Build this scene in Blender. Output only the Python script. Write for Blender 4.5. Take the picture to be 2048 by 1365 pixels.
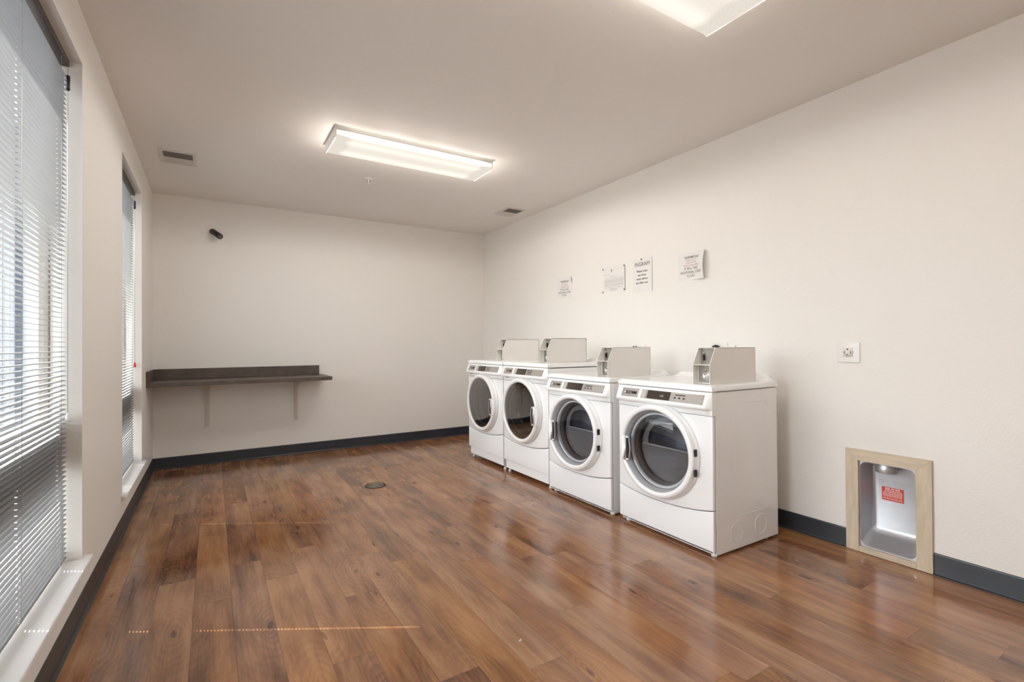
import bpy, bmesh, math, random
from mathutils import Vector, Matrix
for o in list(bpy.data.objects): bpy.data.objects.remove(o)
S = bpy.context.scene
COL = S.collection
R = math.radians
# ------------------------------------------------------------------ camera
HC = 1.22
cam = bpy.data.objects.new('camera', bpy.data.cameras.new('camera')); COL.objects.link(cam)
yaw, pitch, roll = 0.555254, 0.00765713, -0.00636452
fwd = Vector((math.sin(yaw) * math.cos(pitch), math.cos(yaw) * math.cos(pitch), math.sin(pitch)))
rt = Vector((math.cos(yaw), -math.sin(yaw), 0)); up = rt.cross(fwd)
r2 = rt * math.cos(roll) + up * math.sin(roll); u2 = up * math.cos(roll) - rt * math.sin(roll)
M = Matrix.Identity(4)
for i in range(3):
    M[i][0] = r2[i]; M[i][1] = u2[i]; M[i][2] = -fwd[i]
M[0][3], M[1][3], M[2][3] = 0, 0, HC
cam.matrix_world = M
cam.data.sensor_width = 36; cam.data.lens = 966.4625 / 2048 * 36; cam.data.clip_start = 0.05
S.camera = cam
# ------------------------------------------------------------------ view / world / lights
vs = S.view_settings
vs.view_transform = 'Standard'; vs.look = 'None'; vs.gamma = 1; vs.use_curve_mapping = False
vs.exposure = 0.05
S.cycles.use_denoising = True
S.cycles.max_bounces = 12; S.cycles.diffuse_bounces = 8; S.cycles.glossy_bounces = 6; S.cycles.transparent_max_bounces = 24
S.cycles.sample_clamp_indirect = 8; S.cycles.blur_glossy = 0.5
SUN_AZ = R(30.7); SUN_EL = R(54.8)      # light travels (+x, -y, down)
W = bpy.data.worlds.new('world'); S.world = W; W.use_nodes = True
nt = W.node_tree; bg = nt.nodes['Background']
sky = nt.nodes.new('ShaderNodeTexSky'); sky.sky_type = 'NISHITA'; sky.sun_disc = False
sky.sun_elevation = SUN_EL; sky.sun_rotation = R(-59.3); sky.air_density = 1.0; sky.dust_density = 3.0; sky.ozone_density = 1.0
hs = nt.nodes.new('ShaderNodeHueSaturation'); hs.inputs['Saturation'].default_value = 0.3
nt.links.new(sky.outputs[0], hs.inputs['Color']); nt.links.new(hs.outputs[0], bg.inputs[0])
bg.inputs[1].default_value = 1.8
sd = bpy.data.lights.new('sun', 'SUN'); sd.energy = 62; sd.angle = R(0.25); sd.color = (1, .95, .88)
so = bpy.data.objects.new('sun', sd); COL.objects.link(so)
sdir = Vector((math.cos(SUN_EL) * math.cos(SUN_AZ), -math.cos(SUN_EL) * math.sin(SUN_AZ), -math.sin(SUN_EL)))
so.rotation_euler = sdir.to_track_quat('-Z', 'Y').to_euler()
TUBE_W = 4.7                              # watts per tube section
FIXY = [(0.73, 3.49), (0.745, 1.118), (0.74, -1.254)]
XL, XR, YB, ZC, YF = -0.503, 3.22, 5.943, 2.752, -1.8
WIN = [(0.95, 2.9), (4.05, 5.085)]   # openings along the left wall
WZ0, WZ1, WXO = 0.262, 2.515, -0.665
def lamp(name, kind, loc, **k):
    l = bpy.data.lights.new(name, kind); o = bpy.data.objects.new(name, l); COL.objects.link(o); o.location = loc
    for a, b in k.items(): setattr(l, a, b)
    return o
for i, (a, b) in enumerate(WIN):
    o = lamp('window_portal', 'AREA', (WXO - .01, (a + b) / 2, (WZ0 + WZ1) / 2), shape='RECTANGLE', size=WZ1 - WZ0, size_y=b - a)
    o.data.cycles.is_portal = True; o.rotation_euler = (0, R(-90), 0)
# ------------------------------------------------------------------ materials
def lin(c):
    return tuple(((v / 255) / 12.92 if v / 255 <= .04045 else (((v / 255) + .055) / 1.055) ** 2.4) for v in c)
MAT = {}
def mat(name, rgb=None, rough=.5, metal=0, srgb=None, coat=0, spec=.5, bump=0, bscale=200, var=0, vscale=6, aniso=None):
    if name in MAT: return MAT[name]
    m = bpy.data.materials.new(name); m.use_nodes = True; t = m.node_tree; b = t.nodes['Principled BSDF']
    c = lin(srgb) if srgb else rgb
    b.inputs['Base Color'].default_value = (*c, 1); b.inputs['Roughness'].default_value = rough; b.inputs['Metallic'].default_value = metal
    b.inputs['Specular IOR Level'].default_value = spec
    if coat: b.inputs['Coat Weight'].default_value = coat; b.inputs['Coat Roughness'].default_value = .08
    tc = t.nodes.new('ShaderNodeTexCoord')
    if var:
        mp = t.nodes.new('ShaderNodeMapping'); t.links.new(tc.outputs['Object'], mp.inputs[0])
        if aniso: mp.inputs['Scale'].default_value = aniso
        n = t.nodes.new('ShaderNodeTexNoise'); n.inputs['Scale'].default_value = vscale; n.inputs['Detail'].default_value = 5; n.inputs['Roughness'].default_value = .6
        t.links.new(mp.outputs[0], n.inputs['Vector'])
        r = t.nodes.new('ShaderNodeValToRGB'); r.color_ramp.elements[0].position = .3; r.color_ramp.elements[1].position = .7
        r.color_ramp.elements[0].color = (*[x * (1 - var) for x in c], 1); r.color_ramp.elements[1].color = (*[min(1, x * (1 + var)) for x in c], 1)
        t.links.new(n.outputs[0], r.inputs[0]); t.links.new(r.outputs[0], b.inputs['Base Color'])
    if bump:
        n = t.nodes.new('ShaderNodeTexNoise'); n.inputs['Scale'].default_value = bscale; n.inputs['Detail'].default_value = 3
        bp = t.nodes.new('ShaderNodeBump'); bp.inputs['Strength'].default_value = bump; bp.inputs['Distance'].default_value = .002
        t.links.new(tc.outputs['Object'], n.inputs['Vector']); t.links.new(n.outputs[0], bp.inputs['Height']); t.links.new(bp.outputs[0], b.inputs['Normal'])
    MAT[name] = m; return m
mWall = mat('wall_paint', (.79, .765, .725), .55, bump=.35, bscale=90)
mCeil = mat('ceiling_paint', (.81, .78, .745), .7, bump=.4, bscale=120)
mReveal = mWall
mSill = mat('sill_white', (.84, .84, .84), .35, bump=.1, bscale=20)
mFrame = mat('window_frame_taupe', (.30, .27, .235), .45)
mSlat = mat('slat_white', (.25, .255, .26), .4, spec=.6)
mRailD = mat('headrail_bronze', (.035, .025, .022), .4)
mCord = mat('cord_grey', (.30, .30, .29), .7)
mTassel = mat('tassel_clear', (.75, .77, .78), .15)
mRed = mat('tassel_red', (.75, .06, .04), .4)
mBlackP = mat('black_plastic', (.01, .01, .011), .35)
mBase = mat('cove_base_vinyl', (.030, .034, .042), .35, spec=.45, var=.15, vscale=3)
mEnamel = mat('white_enamel', (.87, .87, .87), .22, coat=.35)
mEnamelW = mat('white_plastic', (.80, .79, .775), .3)
mSilver = mat('console_silver', (.42, .385, .36), .35, metal=.35, var=.05, vscale=8, aniso=(3, 60, 60))
mDisp = mat('display_window', (.055, .042, .036), .12)
mBtn = mat('button_dark', (.025, .022, .02), .4)
mLogo = mat('logo_black', (.03, .02, .015), .3)
mLogoW = mat('logo_white', (.8, .78, .74), .4)
mDigit = mat('digit_pale', (.55, .55, .5), .4)
mCoin = mat('coin_box_beige', (.80, .775, .735), .4, bump=.1, bscale=400)
mSteel = mat('coin_plate_steel', (.36, .34, .30), .42, metal=.8)
mChrome = mat('chrome', (.75, .75, .74), .12, metal=1)
mDrum = mat('drum_steel', (.04, .043, .06), .4, metal=.3)
mBulk = mat('bulkhead_grey', (.15, .152, .16), .3)
mBulk2 = mat('tub_grey', (.14, .13, .12), .3)
mVane = mat('drum_vane', (.40, .41, .42), .35)
mRubber = mat('foot_white', (.7, .7, .68), .5)
mDark = mat('slot_shade', (.008, .008, .008), .6)  # near-black painted in for the shade inside slots and holes
mLam = mat('shelf_laminate', (.088, .066, .055), .38, var=.28, vscale=9)
mLamE = mat('shelf_brown_edge', (.10, .048, .02), .45)
mBracket = mat('bracket_cream', (.66, .61, .54), .45)
mOak = mat('unfinished_wood', (.60, .50, .37), .55, var=.13, vscale=5, aniso=(8, 8, 1.2))
mOakH = mat('unfinished_wood_rail', (.60, .50, .37), .55, var=.13, vscale=5, aniso=(8, 1.2, 8))
mGalv = mat('galvanised_metal', (.55, .56, .59), .42, metal=.85, var=.08, vscale=4)
mLabel = mat('label_red', (.62, .05, .03), .4)
mInkW = mat('label_white_ink', (.85, .8, .78), .5)
mPaper = mat('paper', (.76, .74, .72), .6)
mInk = mat('ink_black', (.035, .033, .033), .6)
mInkG = mat('ink_grey', (.33, .30, .29), .6)
mInkR = mat('ink_red', (.52, .27, .24), .6)
mOutlet = mat('outlet_plate', (.78, .77, .74), .25)
mVent = mat('vent_enamel', (.66, .62, .58), .4)
mDrain = mat('drain_metal', (.34, .31, .27), .4, metal=.7)
mPinK = mat('pin_black', (.03, .025, .02), .4)
mWhiteFix = mat('fixture_white', (.78, .77, .75), .4)
mConc = mat('paving_concrete', (.15, .135, .125), .8, var=.12, vscale=2)
mAsph = mat('asphalt', (.09, .09, .095), .85, var=.2, vscale=3)
mFac = mat('facade_white', (.50, .52, .54), .7)
mFac2 = mat('facade_panel', (.44, .44, .455), .6)
mFacB = mat('facade_blue', (.022, .04, .075), .5)
mScrew = mat('screw_grey', (.30, .28, .26), .35, metal=.7)
def glass_mat(name, tint, refl, rough=0.0):
    m = bpy.data.materials.new(name); m.use_nodes = True; t = m.node_tree; t.nodes.clear()
    o = t.nodes.new('ShaderNodeOutputMaterial'); mx = t.nodes.new('ShaderNodeMixShader')
    tr = t.nodes.new('ShaderNodeBsdfTransparent'); tr.inputs[0].default_value = (*tint, 1)
    gl = t.nodes.new('ShaderNodeBsdfGlossy'); gl.inputs['Roughness'].default_value = rough
    lw = t.nodes.new('ShaderNodeLayerWeight'); lw.inputs[0].default_value = .35
    ma = t.nodes.new('ShaderNodeMath'); ma.operation = 'MULTIPLY_ADD'; ma.inputs[1].default_value = .5; ma.inputs[2].default_value = refl
    t.links.new(lw.outputs['Fresnel'], ma.inputs[0]); t.links.new(ma.outputs[0], mx.inputs[0])
    t.links.new(tr.outputs[0], mx.inputs[1]); t.links.new(gl.outputs[0], mx.inputs[2]); t.links.new(mx.outputs[0], o.inputs[0])
    MAT[name] = m; return m
mGlass = glass_mat('window_glass', (.93, .95, .95), .03)
mDryGlass = glass_mat('dryer_door_glass', (.86, .87, .89), .09, .02)
mWashGlass = glass_mat('washer_door_glass', (.27, .25, .24), .30, .02)
# floor: vinyl planks
def floor_mat():
    m = bpy.data.materials.new('vinyl_plank'); m.use_nodes = True; t = m.node_tree; b = t.nodes['Principled BSDF']
    N = t.nodes.new; L = t.links.new
    def math_(op, a, bb=None, c=None):
        n = N('ShaderNodeMath'); n.operation = op
        for i, v in enumerate((a, bb, c)):
            if v is None: continue
            if isinstance(v, (int, float)): n.inputs[i].default_value = v
            else: L(v, n.inputs[i])
        return n.outputs[0]
    tc = N('ShaderNodeTexCoord'); sx = N('ShaderNodeSeparateXYZ'); L(tc.outputs['Object'], sx.inputs[0])
    X, Y = sx.outputs[0], sx.outputs[1]
    pw, pl = .1555, 1.22
    cx = math_('DIVIDE', math_('ADD', X, .0765), pw); col = math_('FLOOR', cx); fx = math_('FRACT', cx)
    wn = N('ShaderNodeTexWhiteNoise'); wn.noise_dimensions = '1D'; L(col, wn.inputs['W'])
    cy = math_('DIVIDE', math_('ADD', Y, math_('MULTIPLY', wn.outputs['Value'], 3.7)), pl); row = math_('FLOOR', cy); fy = math_('FRACT', cy)
    cb = N('ShaderNodeCombineXYZ'); L(col, cb.inputs[0]); L(row, cb.inputs[1])
    wp = N('ShaderNodeTexWhiteNoise'); wp.noise_dimensions = '3D'; L(cb.outputs[0], wp.inputs['Vector'])
    sp = N('ShaderNodeSeparateColor'); L(wp.outputs['Color'], sp.inputs[0])
    # grain coordinates shifted per plank
    off = N('ShaderNodeCombineXYZ'); L(math_('MULTIPLY', sp.outputs[0], 37), off.inputs[0]); L(math_('MULTIPLY', sp.outputs[1], 53), off.inputs[1]); L(math_('MULTIPLY', sp.outputs[2], 11), off.inputs[2])
    va = N('ShaderNodeVectorMath'); va.operation = 'ADD'; L(tc.outputs['Object'], va.inputs[0]); L(off.outputs[0], va.inputs[1])
    mp = N('ShaderNodeMapping'); mp.inputs['Scale'].default_value = (7, 1.0, 1); L(va.outputs[0], mp.inputs[0])
    n1 = N('ShaderNodeTexNoise'); n1.inputs['Scale'].default_value = 1.6; n1.inputs['Detail'].default_value = 4; n1.inputs['Roughness'].default_value = .55; n1.inputs['Distortion'].default_value = .3; L(mp.outputs[0], n1.inputs['Vector'])
    # cathedral rings
    wv = N('ShaderNodeTexWave'); wv.wave_type = 'RINGS'; wv.rings_direction = 'Z'; wv.inputs['Scale'].default_value = .6; wv.inputs['Distortion'].default_value = 14; wv.inputs['Detail'].default_value = 3; wv.inputs['Detail Scale'].default_value = 1.3
    mp2 = N('ShaderNodeMapping'); mp2.inputs['Scale'].default_value = (7, 1.3, 1); L(va.outputs[0], mp2.inputs[0]); L(mp2.outputs[0], wv.inputs['Vector'])
    mp3 = N('ShaderNodeMapping'); mp3.inputs['Scale'].default_value = (150, 5, 1); L(va.outputs[0], mp3.inputs[0])
    n3 = N('ShaderNodeTexNoise'); n3.inputs['Scale'].default_value = 1; n3.inputs['Detail'].default_value = 3; L(mp3.outputs[0], n3.inputs['Vector'])
    # blotches
    n4 = N('ShaderNodeTexNoise'); n4.inputs['Scale'].default_value = 3.2; n4.inputs['Detail'].default_value = 1.5; L(va.outputs[0], n4.inputs['Vector'])
    # knots and cathedral rings around sparse points, one set per plank
    mk = N('ShaderNodeMapping'); mk.inputs['Scale'].default_value = (3.4, 1.15, 1); L(va.outputs[0], mk.inputs[0])
    nd = N('ShaderNodeTexNoise'); nd.inputs['Scale'].default_value = 5; nd.inputs['Detail'].default_value = 2; L(mk.outputs[0], nd.inputs['Vector'])
    vk = N('ShaderNodeVectorMath'); vk.operation = 'MULTIPLY_ADD'; L(nd.outputs['Color'], vk.inputs[0]); vk.inputs[1].default_value = (.16, .16, 0); L(mk.outputs[0], vk.inputs[2])
    vo = N('ShaderNodeTexVoronoi'); vo.voronoi_dimensions = '2D'; vo.inputs['Scale'].default_value = 1.0; L(vk.outputs[0], vo.inputs['Vector'])
    dk = vo.outputs['Distance']
    ring = math_('SINE', math_('MULTIPLY', math_('POWER', dk, .8), 95))
    knot = math_('SUBTRACT', math_('MULTIPLY', ring, math_('MULTIPLY', math_('EXPONENT', math_('MULTIPLY', dk, -3.0)), .55)), math_('MULTIPLY', math_('EXPONENT', math_('MULTIPLY', math_('MULTIPLY', dk, dk), -900)), 3.0))
    v = math_('MULTIPLY', n1.outputs[0], .66)
    v = math_('MULTIPLY_ADD', wv.outputs['Fac'], .04, v)
    v = math_('MULTIPLY_ADD', n3.outputs[0], .24, v)
    v = math_('MULTIPLY_ADD', n4.outputs[0], .34, v)
    v = math_('MULTIPLY_ADD', math_('SUBTRACT', sp.outputs[0], .5), .13, v)
    v = math_('SUBTRACT', v, .10)
    v = math_('MULTIPLY_ADD', knot, .09, v)
    cr = N('ShaderNodeValToRGB'); L(v, cr.inputs[0]); e = cr.color_ramp
    e.elements[0].position = .15; e.elements[0].color = (.028, .009, .004, 1)
    e.elements[1].position = .92; e.elements[1].color = (.47, .235, .098, 1)
    for p_, c_ in ((.34, (.125, .043, .015, 1)), (.52, (.275, .112, .040, 1)), (.72, (.42, .20, .080, 1))):
        q = e.elements.new(p_); q.color = c_
    hv = N('ShaderNodeHueSaturation'); L(cr.outputs[0], hv.inputs['Color']); L(math_('MULTIPLY_ADD', sp.outputs[2], .008, .497), hv.inputs['Hue']); L(math_('MULTIPLY_ADD', sp.outputs[1], .14, .88), hv.inputs['Saturation'])
    # seams
    ex = math_('MULTIPLY', math_('MINIMUM', fx, math_('SUBTRACT', 1, fx)), pw); ey = math_('MULTIPLY', math_('MINIMUM', fy, math_('SUBTRACT', 1, fy)), pl)
    ed = math_('MINIMUM', ex, ey)
    mr = N('ShaderNodeMapRange'); mr.inputs[1].default_value = .0003; mr.inputs[2].default_value = .0013; mr.inputs[3].default_value = .45; mr.inputs[4].default_value = 1; L(ed, mr.inputs[0])
    mm = N('ShaderNodeMix'); mm.data_type = 'RGBA'; mm.blend_type = 'MULTIPLY'; mm.inputs['Factor'].default_value = 1
    cbb = N('ShaderNodeCombineColor'); [L(mr.outputs[0], cbb.inputs[i]) for i in range(3)]
    L(hv.outputs[0], mm.inputs['A']); L(cbb.outputs[0], mm.inputs['B']); L(mm.outputs['Result'], b.inputs['Base Color'])
    # patchy polish
    n5 = N('ShaderNodeTexNoise'); n5.inputs['Scale'].default_value = 2.6; n5.inputs['Detail'].default_value = 4; L(tc.outputs['Object'], n5.inputs['Vector'])
    r5 = N('ShaderNodeMapRange'); r5.inputs[1].default_value = .35; r5.inputs[2].default_value = .7; r5.inputs[3].default_value = .09; r5.inputs[4].default_value = .22; L(n5.outputs[0], r5.inputs[0])
    L(math_('MULTIPLY_ADD', n3.outputs[0], .05, r5.outputs[0]), b.inputs['Roughness'])
    b.inputs['Specular IOR Level'].default_value = .95
    bp = N('ShaderNodeBump'); bp.inputs['Strength'].default_value = .18; bp.inputs['Distance'].default_value = .001
    L(math_('ADD', math_('MULTIPLY', n3.outputs[0], .5), math_('MULTIPLY', mr.outputs[0], .6)), bp.inputs['Height']); L(bp.outputs[0], b.inputs['Normal'])
    return m
mFloor = floor_mat()
def lens_mat():
    m = bpy.data.materials.new('lamp_lens'); m.use_nodes = True; t = m.node_tree; t.nodes.clear(); N = t.nodes.new; L = t.links.new
    o = N('ShaderNodeOutputMaterial'); e = N('ShaderNodeEmission'); tc = N('ShaderNodeTexCoord'); sx = N('ShaderNodeSeparateXYZ'); L(tc.outputs['Object'], sx.inputs[0])
    def mth(op, a, b=None, c=None):
        n = N('ShaderNodeMath'); n.operation = op
        for i, v in enumerate((a, b, c)):
            if v is None: continue
            if isinstance(v, (int, float)): n.inputs[i].default_value = v
            else: L(v, n.inputs[i])
        return n.outputs[0]
    # two tubes run along local x at y = .17 +- .1
    ay = mth('ABSOLUTE', mth('SUBTRACT', sx.outputs[1], .17)); d = mth('DIVIDE', mth('SUBTRACT', ay, .105), .05); g = mth('EXPONENT', mth('MULTIPLY', mth('MULTIPLY', d, d), -1))
    # side faces: brighter band at half height
    dz = mth('DIVIDE', mth('ADD', sx.outputs[2], .040), .013); gz = mth('EXPONENT', mth('MULTIPLY', mth('MULTIPLY', dz, dz), -1))
    bx = N('ShaderNodeMapRange'); L(mth('ABSOLUTE', mth('SUBTRACT', sx.outputs[0], .6275)), bx.inputs[0]); bx.inputs[1].default_value = .50; bx.inputs[2].default_value = .61; bx.inputs[3].default_value = 1; bx.inputs[4].default_value = .45
    s = mth('MULTIPLY', mth('MULTIPLY_ADD', g, .20, mth('MULTIPLY_ADD', gz, 4.5, .86)), bx.outputs[0])
    s = mth('MAXIMUM', s, .78)
    ck = N('ShaderNodeTexVoronoi'); ck.inputs['Scale'].default_value = 160; L(tc.outputs['Object'], ck.inputs['Vector'])
    s = mth('MULTIPLY', s, mth('MULTIPLY_ADD', ck.outputs['Distance'], .12, .94))
    e.inputs[0].default_value = (1, .92, .81, 1); L(s, e.inputs[1]); L(e.outputs[0], o.inputs[0]); return m
mLens = lens_mat()
# ------------------------------------------------------------------ mesh helpers
class MB:
    def __init__(s): s.v = []; s.f = []; s.sm = []
    def add(s, vs_, fs, smooth=False):
        k = len(s.v); s.v += [tuple(v) for v in vs_]; s.f += [tuple(i + k for i in f) for f in fs]; s.sm += [smooth] * len(fs); return s
    def box(s, a, b):
        x0, y0, z0 = a; x1, y1, z1 = b
        return s.add([(x0, y0, z0), (x1, y0, z0), (x1, y1, z0), (x0, y1, z0), (x0, y0, z1), (x1, y0, z1), (x1, y1, z1), (x0, y1, z1)],
                     [(0, 3, 2, 1), (4, 5, 6, 7), (0, 1, 5, 4), (1, 2, 6, 5), (2, 3, 7, 6), (3, 0, 4, 7)])
    def prism(s, poly, axis, t0, t1):
        # poly: 2D points; axis 'x': (y,z) / 'y': (x,z) / 'z': (x,y)
        n = len(poly)
        def P(p, t): return {'x': (t, p[0], p[1]), 'y': (p[0], t, p[1]), 'z': (p[0], p[1], t)}[axis]
        vs_ = [P(p, t0) for p in poly] + [P(p, t1) for p in poly]
        fs = [tuple(range(n)), tuple(range(2 * n - 1, n - 1, -1))] + [(i, i + n, (i + 1) % n + n, (i + 1) % n) for i in range(n)]
        return s.add(vs_, fs)
    def lathe(s, prof, c, axis='y', n=48, smooth=True, close=False, cap=True):
        # prof: (r, t) along axis
        vs_ = []; m = len(prof)
        for r, t in prof:
            for i in range(n):
                a = 2 * math.pi * i / n; u, w = r * math.cos(a), r * math.sin(a)
                vs_.append({'y': (c[0] + u, c[1] + t, c[2] + w), 'z': (c[0] + u, c[1] + w, c[2] + t), 'x': (c[0] + t, c[1] + u, c[2] + w)}[axis])
        fs = []
        for j in range(m - 1 + (1 if close else 0)):
            for i in range(n):
                k = (i + 1) % n; j2 = (j + 1) % m
                fs.append((j * n + i, j * n + k, j2 * n + k, j2 * n + i))
        if not close and cap:
            if prof[0][0] > 1e-6: fs.append(tuple(range(n))[::-1])
            if prof[-1][0] > 1e-6: fs.append(tuple(range((m - 1) * n, m * n)))
        return s.add(vs_, fs, smooth)
    def tube(s, pts, r, n=8, smooth=True):
        pts = [Vector(p) for p in pts]; vs_ = []; N_ = len(pts)
        for i, p in enumerate(pts):
            d = (pts[min(i + 1, N_ - 1)] - pts[max(i - 1, 0)]).normalized()
            a = Vector((0, 0, 1)) if abs(d.z) < .9 else Vector((1, 0, 0))
            u = d.cross(a).normalized(); w = d.cross(u)
            for k in range(n):
                t = 2 * math.pi * k / n; vs_.append(p + (u * math.cos(t) + w * math.sin(t)) * r)
        fs = [(i * n + k, i * n + (k + 1) % n, (i + 1) * n + (k + 1) % n, (i + 1) * n + k) for i in range(N_ - 1) for k in range(n)]
        fs += [tuple(range(n))[::-1], tuple(range((N_ - 1) * n, N_ * n))]
        return s.add(vs_, fs, smooth)
    def xf(s, Mx):
        s.v = [tuple(Mx @ Vector(v)) for v in s.v]; return s
    def build(s, name, m, parent=None, bevel=0, seg=2, recalc=True, loc=None):
        me = bpy.data.meshes.new(name); me.from_pydata(s.v, [], s.f)
        if recalc:
            b = bmesh.new(); b.from_mesh(me); bmesh.ops.remove_doubles(b, verts=b.verts, dist=1e-6) if not any(s.sm) else None
            bmesh.ops.recalc_face_normals(b, faces=b.faces); b.to_mesh(me); b.free()
        if len(me.polygons) == len(s.sm):
            me.polygons.foreach_set('use_smooth', s.sm)
        me.materials.append(m); o = bpy.data.objects.new(name, me); COL.objects.link(o)
        if parent: o.parent = parent
        if loc: o.location = loc
        if bevel:
            md = o.modifiers.new('bevel', 'BEVEL'); md.width = bevel; md.segments = seg; md.limit_method = 'ANGLE'; md.angle_limit = R(40); md.harden_normals = False
            for p in me.polygons: p.use_smooth = True
            wn = o.modifiers.new('wn', 'WEIGHTED_NORMAL'); wn.keep_sharp = True
        return o
def plate(outer, holes, depth, bev, name, m, parent=None, place=None, segs=2):
    """flat plate in local XY with holes, thickness depth, rounded edges; place: 4x4 from plate space"""
    cu = bpy.data.curves.new(name, 'CURVE'); cu.dimensions = '2D'; cu.fill_mode = 'BOTH'
    for poly in [outer] + holes:
        sp = cu.splines.new('POLY'); sp.points.add(len(poly) - 1); sp.use_cyclic_u = True
        for i, p in enumerate(poly): sp.points[i].co = (p[0], p[1], 0, 1)
    cu.extrude = depth / 2 - bev; cu.bevel_depth = bev; cu.bevel_resolution = segs; cu.offset = -bev
    o = bpy.data.objects.new('tmp', cu); COL.objects.link(o)
    dg = bpy.context.evaluated_depsgraph_get(); dg.update()
    me = bpy.data.meshes.new_from_object(o.evaluated_get(dg)); bpy.data.objects.remove(o); bpy.data.curves.remove(cu)
    if place: me.transform(place)
    me.name = name; me.materials.clear(); me.materials.append(m)
    b = bmesh.new(); b.from_mesh(me); bmesh.ops.remove_doubles(b, verts=b.verts, dist=1e-5); bmesh.ops.recalc_face_normals(b, faces=b.faces); b.to_mesh(me); b.free()
    for p in me.polygons: p.use_smooth = True
    if hasattr(me, 'set_sharp_from_angle'): me.set_sharp_from_angle(angle=R(50))
    r = bpy.data.objects.new(name, me); COL.objects.link(r)
    if parent: r.parent = parent
    return r
def text_mesh(lines, name, m, parent, place):
    """lines: (string, x, y, size, bold, xscale). one joined mesh placed with a matrix"""
    vs_, fs = [], []
    for (st, x, y, size, bold, xs) in lines:
        cu = bpy.data.curves.new('t', 'FONT'); cu.body = st; cu.size = size; cu.align_x = 'CENTER'; cu.align_y = 'CENTER'; cu.resolution_u = 2
        cu.offset = bold
        o = bpy.data.objects.new('t', cu); COL.objects.link(o)
        dg = bpy.context.evaluated_depsgraph_get(); dg.update()
        me = bpy.data.meshes.new_from_object(o.evaluated_get(dg)); k = len(vs_)
        vs_ += [(v.co.x * xs + x, v.co.y + y, 0) for v in me.vertices]; fs += [tuple(i + k for i in p.vertices) for p in me.polygons]
        bpy.data.objects.remove(o); bpy.data.curves.remove(cu); bpy.data.meshes.remove(me)
    b = MB(); b.add(vs_, fs)
    if callable(place): b.v = [tuple(place(Vector(v))) for v in b.v]
    else: b.xf(place)
    return b.build(name, m, parent, recalc=False)
def rrect(w, h, r, n=6, cx=0, cy=0):
    pts = []
    for sx_, sy_, a0 in ((1, 1, 0), (-1, 1, 90), (-1, -1, 180), (1, -1, 270)):
        for i in range(n + 1):
            a = R(a0 + 90 * i / n); pts.append((cx + sx_ * (w / 2 - r) + r * math.cos(a), cy + sy_ * (h / 2 - r) + r * math.sin(a)))
    return pts
def circ(r, n=64, cx=0, cy=0): return [(cx + r * math.cos(2 * math.pi * i / n), cy + r * math.sin(2 * math.pi * i / n)) for i in range(n)]
def empty(name, loc, label, cat, group=None, rz=0):
    o = bpy.data.objects.new(name, None); COL.objects.link(o); o.location = loc; o.rotation_euler = (0, 0, rz); o.empty_display_size = .05
    return tag(o, label, cat, group)
def tag(o, label=None, cat=None, group=None, kind=None):
    if label: o['label'] = label
    if cat: o['category'] = cat
    if group: o['group'] = group
    if kind: o['kind'] = kind
    return o
def struct(o): o['kind'] = 'structure'; return o
# plane frames
FRONT = Matrix(((1, 0, 0, 0), (0, 0, -1, 0), (0, 1, 0, 0), (0, 0, 0, 1)))      # plate xy -> local x,z facing -y
def rightwall(y, z, x=XR): return Matrix(((0, 0, -1, x), (-1, 0, 0, y), (0, 1, 0, z), (0, 0, 0, 1)))
# ------------------------------------------------------------------ room shell
struct(MB().box((XL - .197, YF - .2, -.1), (XR + .4, YB + .2, 0)).build('floor', mFloor))
struct(MB().box((-.91, YF - .2, ZC), (XR + .4, YB + .2, ZC + .12)).build('ceiling', mCeil))  # slab extended past the left wall, unseen, to cut off high sun
struct(MB().box((WXO, YB, 0), (XR + .3, YB + .15, ZC)).build('wall_back', mWall))
struct(MB().box((WXO, YF - .15, 0), (XR + .3, YF, ZC)).build('wall_front', mWall))
# right wall with the dryer-box recess cut out
BY0, BY1, BZ0, BZ1 = 1.062, 1.347, .030, .538
b = MB()
b.box((XR, YF, 0), (XR + .2, BY0, ZC)); b.box((XR, BY1, 0), (XR + .2, YB, ZC)); b.box((XR, BY0, BZ1), (XR + .2, BY1, ZC)); b.box((XR, BY0, 0), (XR + .2, BY1, BZ0)); b.box((XR + .16, BY0, BZ0), (XR + .2, BY1, BZ1))
struct(b.build('wall_right', mWall))
b = MB(); ys = [YF] + [v for w in WIN for v in w] + [YB]
for i in range(0, len(ys), 2): b.box((WXO, ys[i], 0), (XL, ys[i + 1], ZC))
for (a, c) in WIN:
    b.box((WXO, a, 0), (XL, c, WZ0 - .02)); b.box((WXO, a, WZ1), (XL, c, ZC))
struct(b.build('wall_left', mWall))
# cove base: profile with toe (distance from wall, z)
prof = [(0, 0), (.016, 0), (.016, .003), (.009, .006), (.005, .013), (.004, .106), (.0025, .112), (0, .114)]
def base(name, segs):
    b = MB()
    for (p0, p1, nrm) in segs:
        p0, p1, n_ = Vector(p0), Vector(p1), Vector(nrm)
        vs_ = [(*(p + n_ * d), z) for p in (p0, p1) for d, z in prof]; k = len(prof)
        b.add(vs_, [tuple(range(k)), tuple(range(2 * k - 1, k - 1, -1))] + [(i, i + k, (i + 1) % k + k, (i + 1) % k) for i in range(k)])
    return struct(b.build(name, mBase))
base('baseboard_left', [((XL, YF), (XL, YB), (1, 0))])
base('baseboard_back', [((XL, YB), (XR, YB), (0, -1))])
base('baseboard_right', [((XR, YF), (XR, .998), (-1, 0)), ((XR, 1.405), (XR, YB), (-1, 0))])
base('baseboard_front', [((XL, YF), (XR, YF), (0, 1))])
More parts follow.
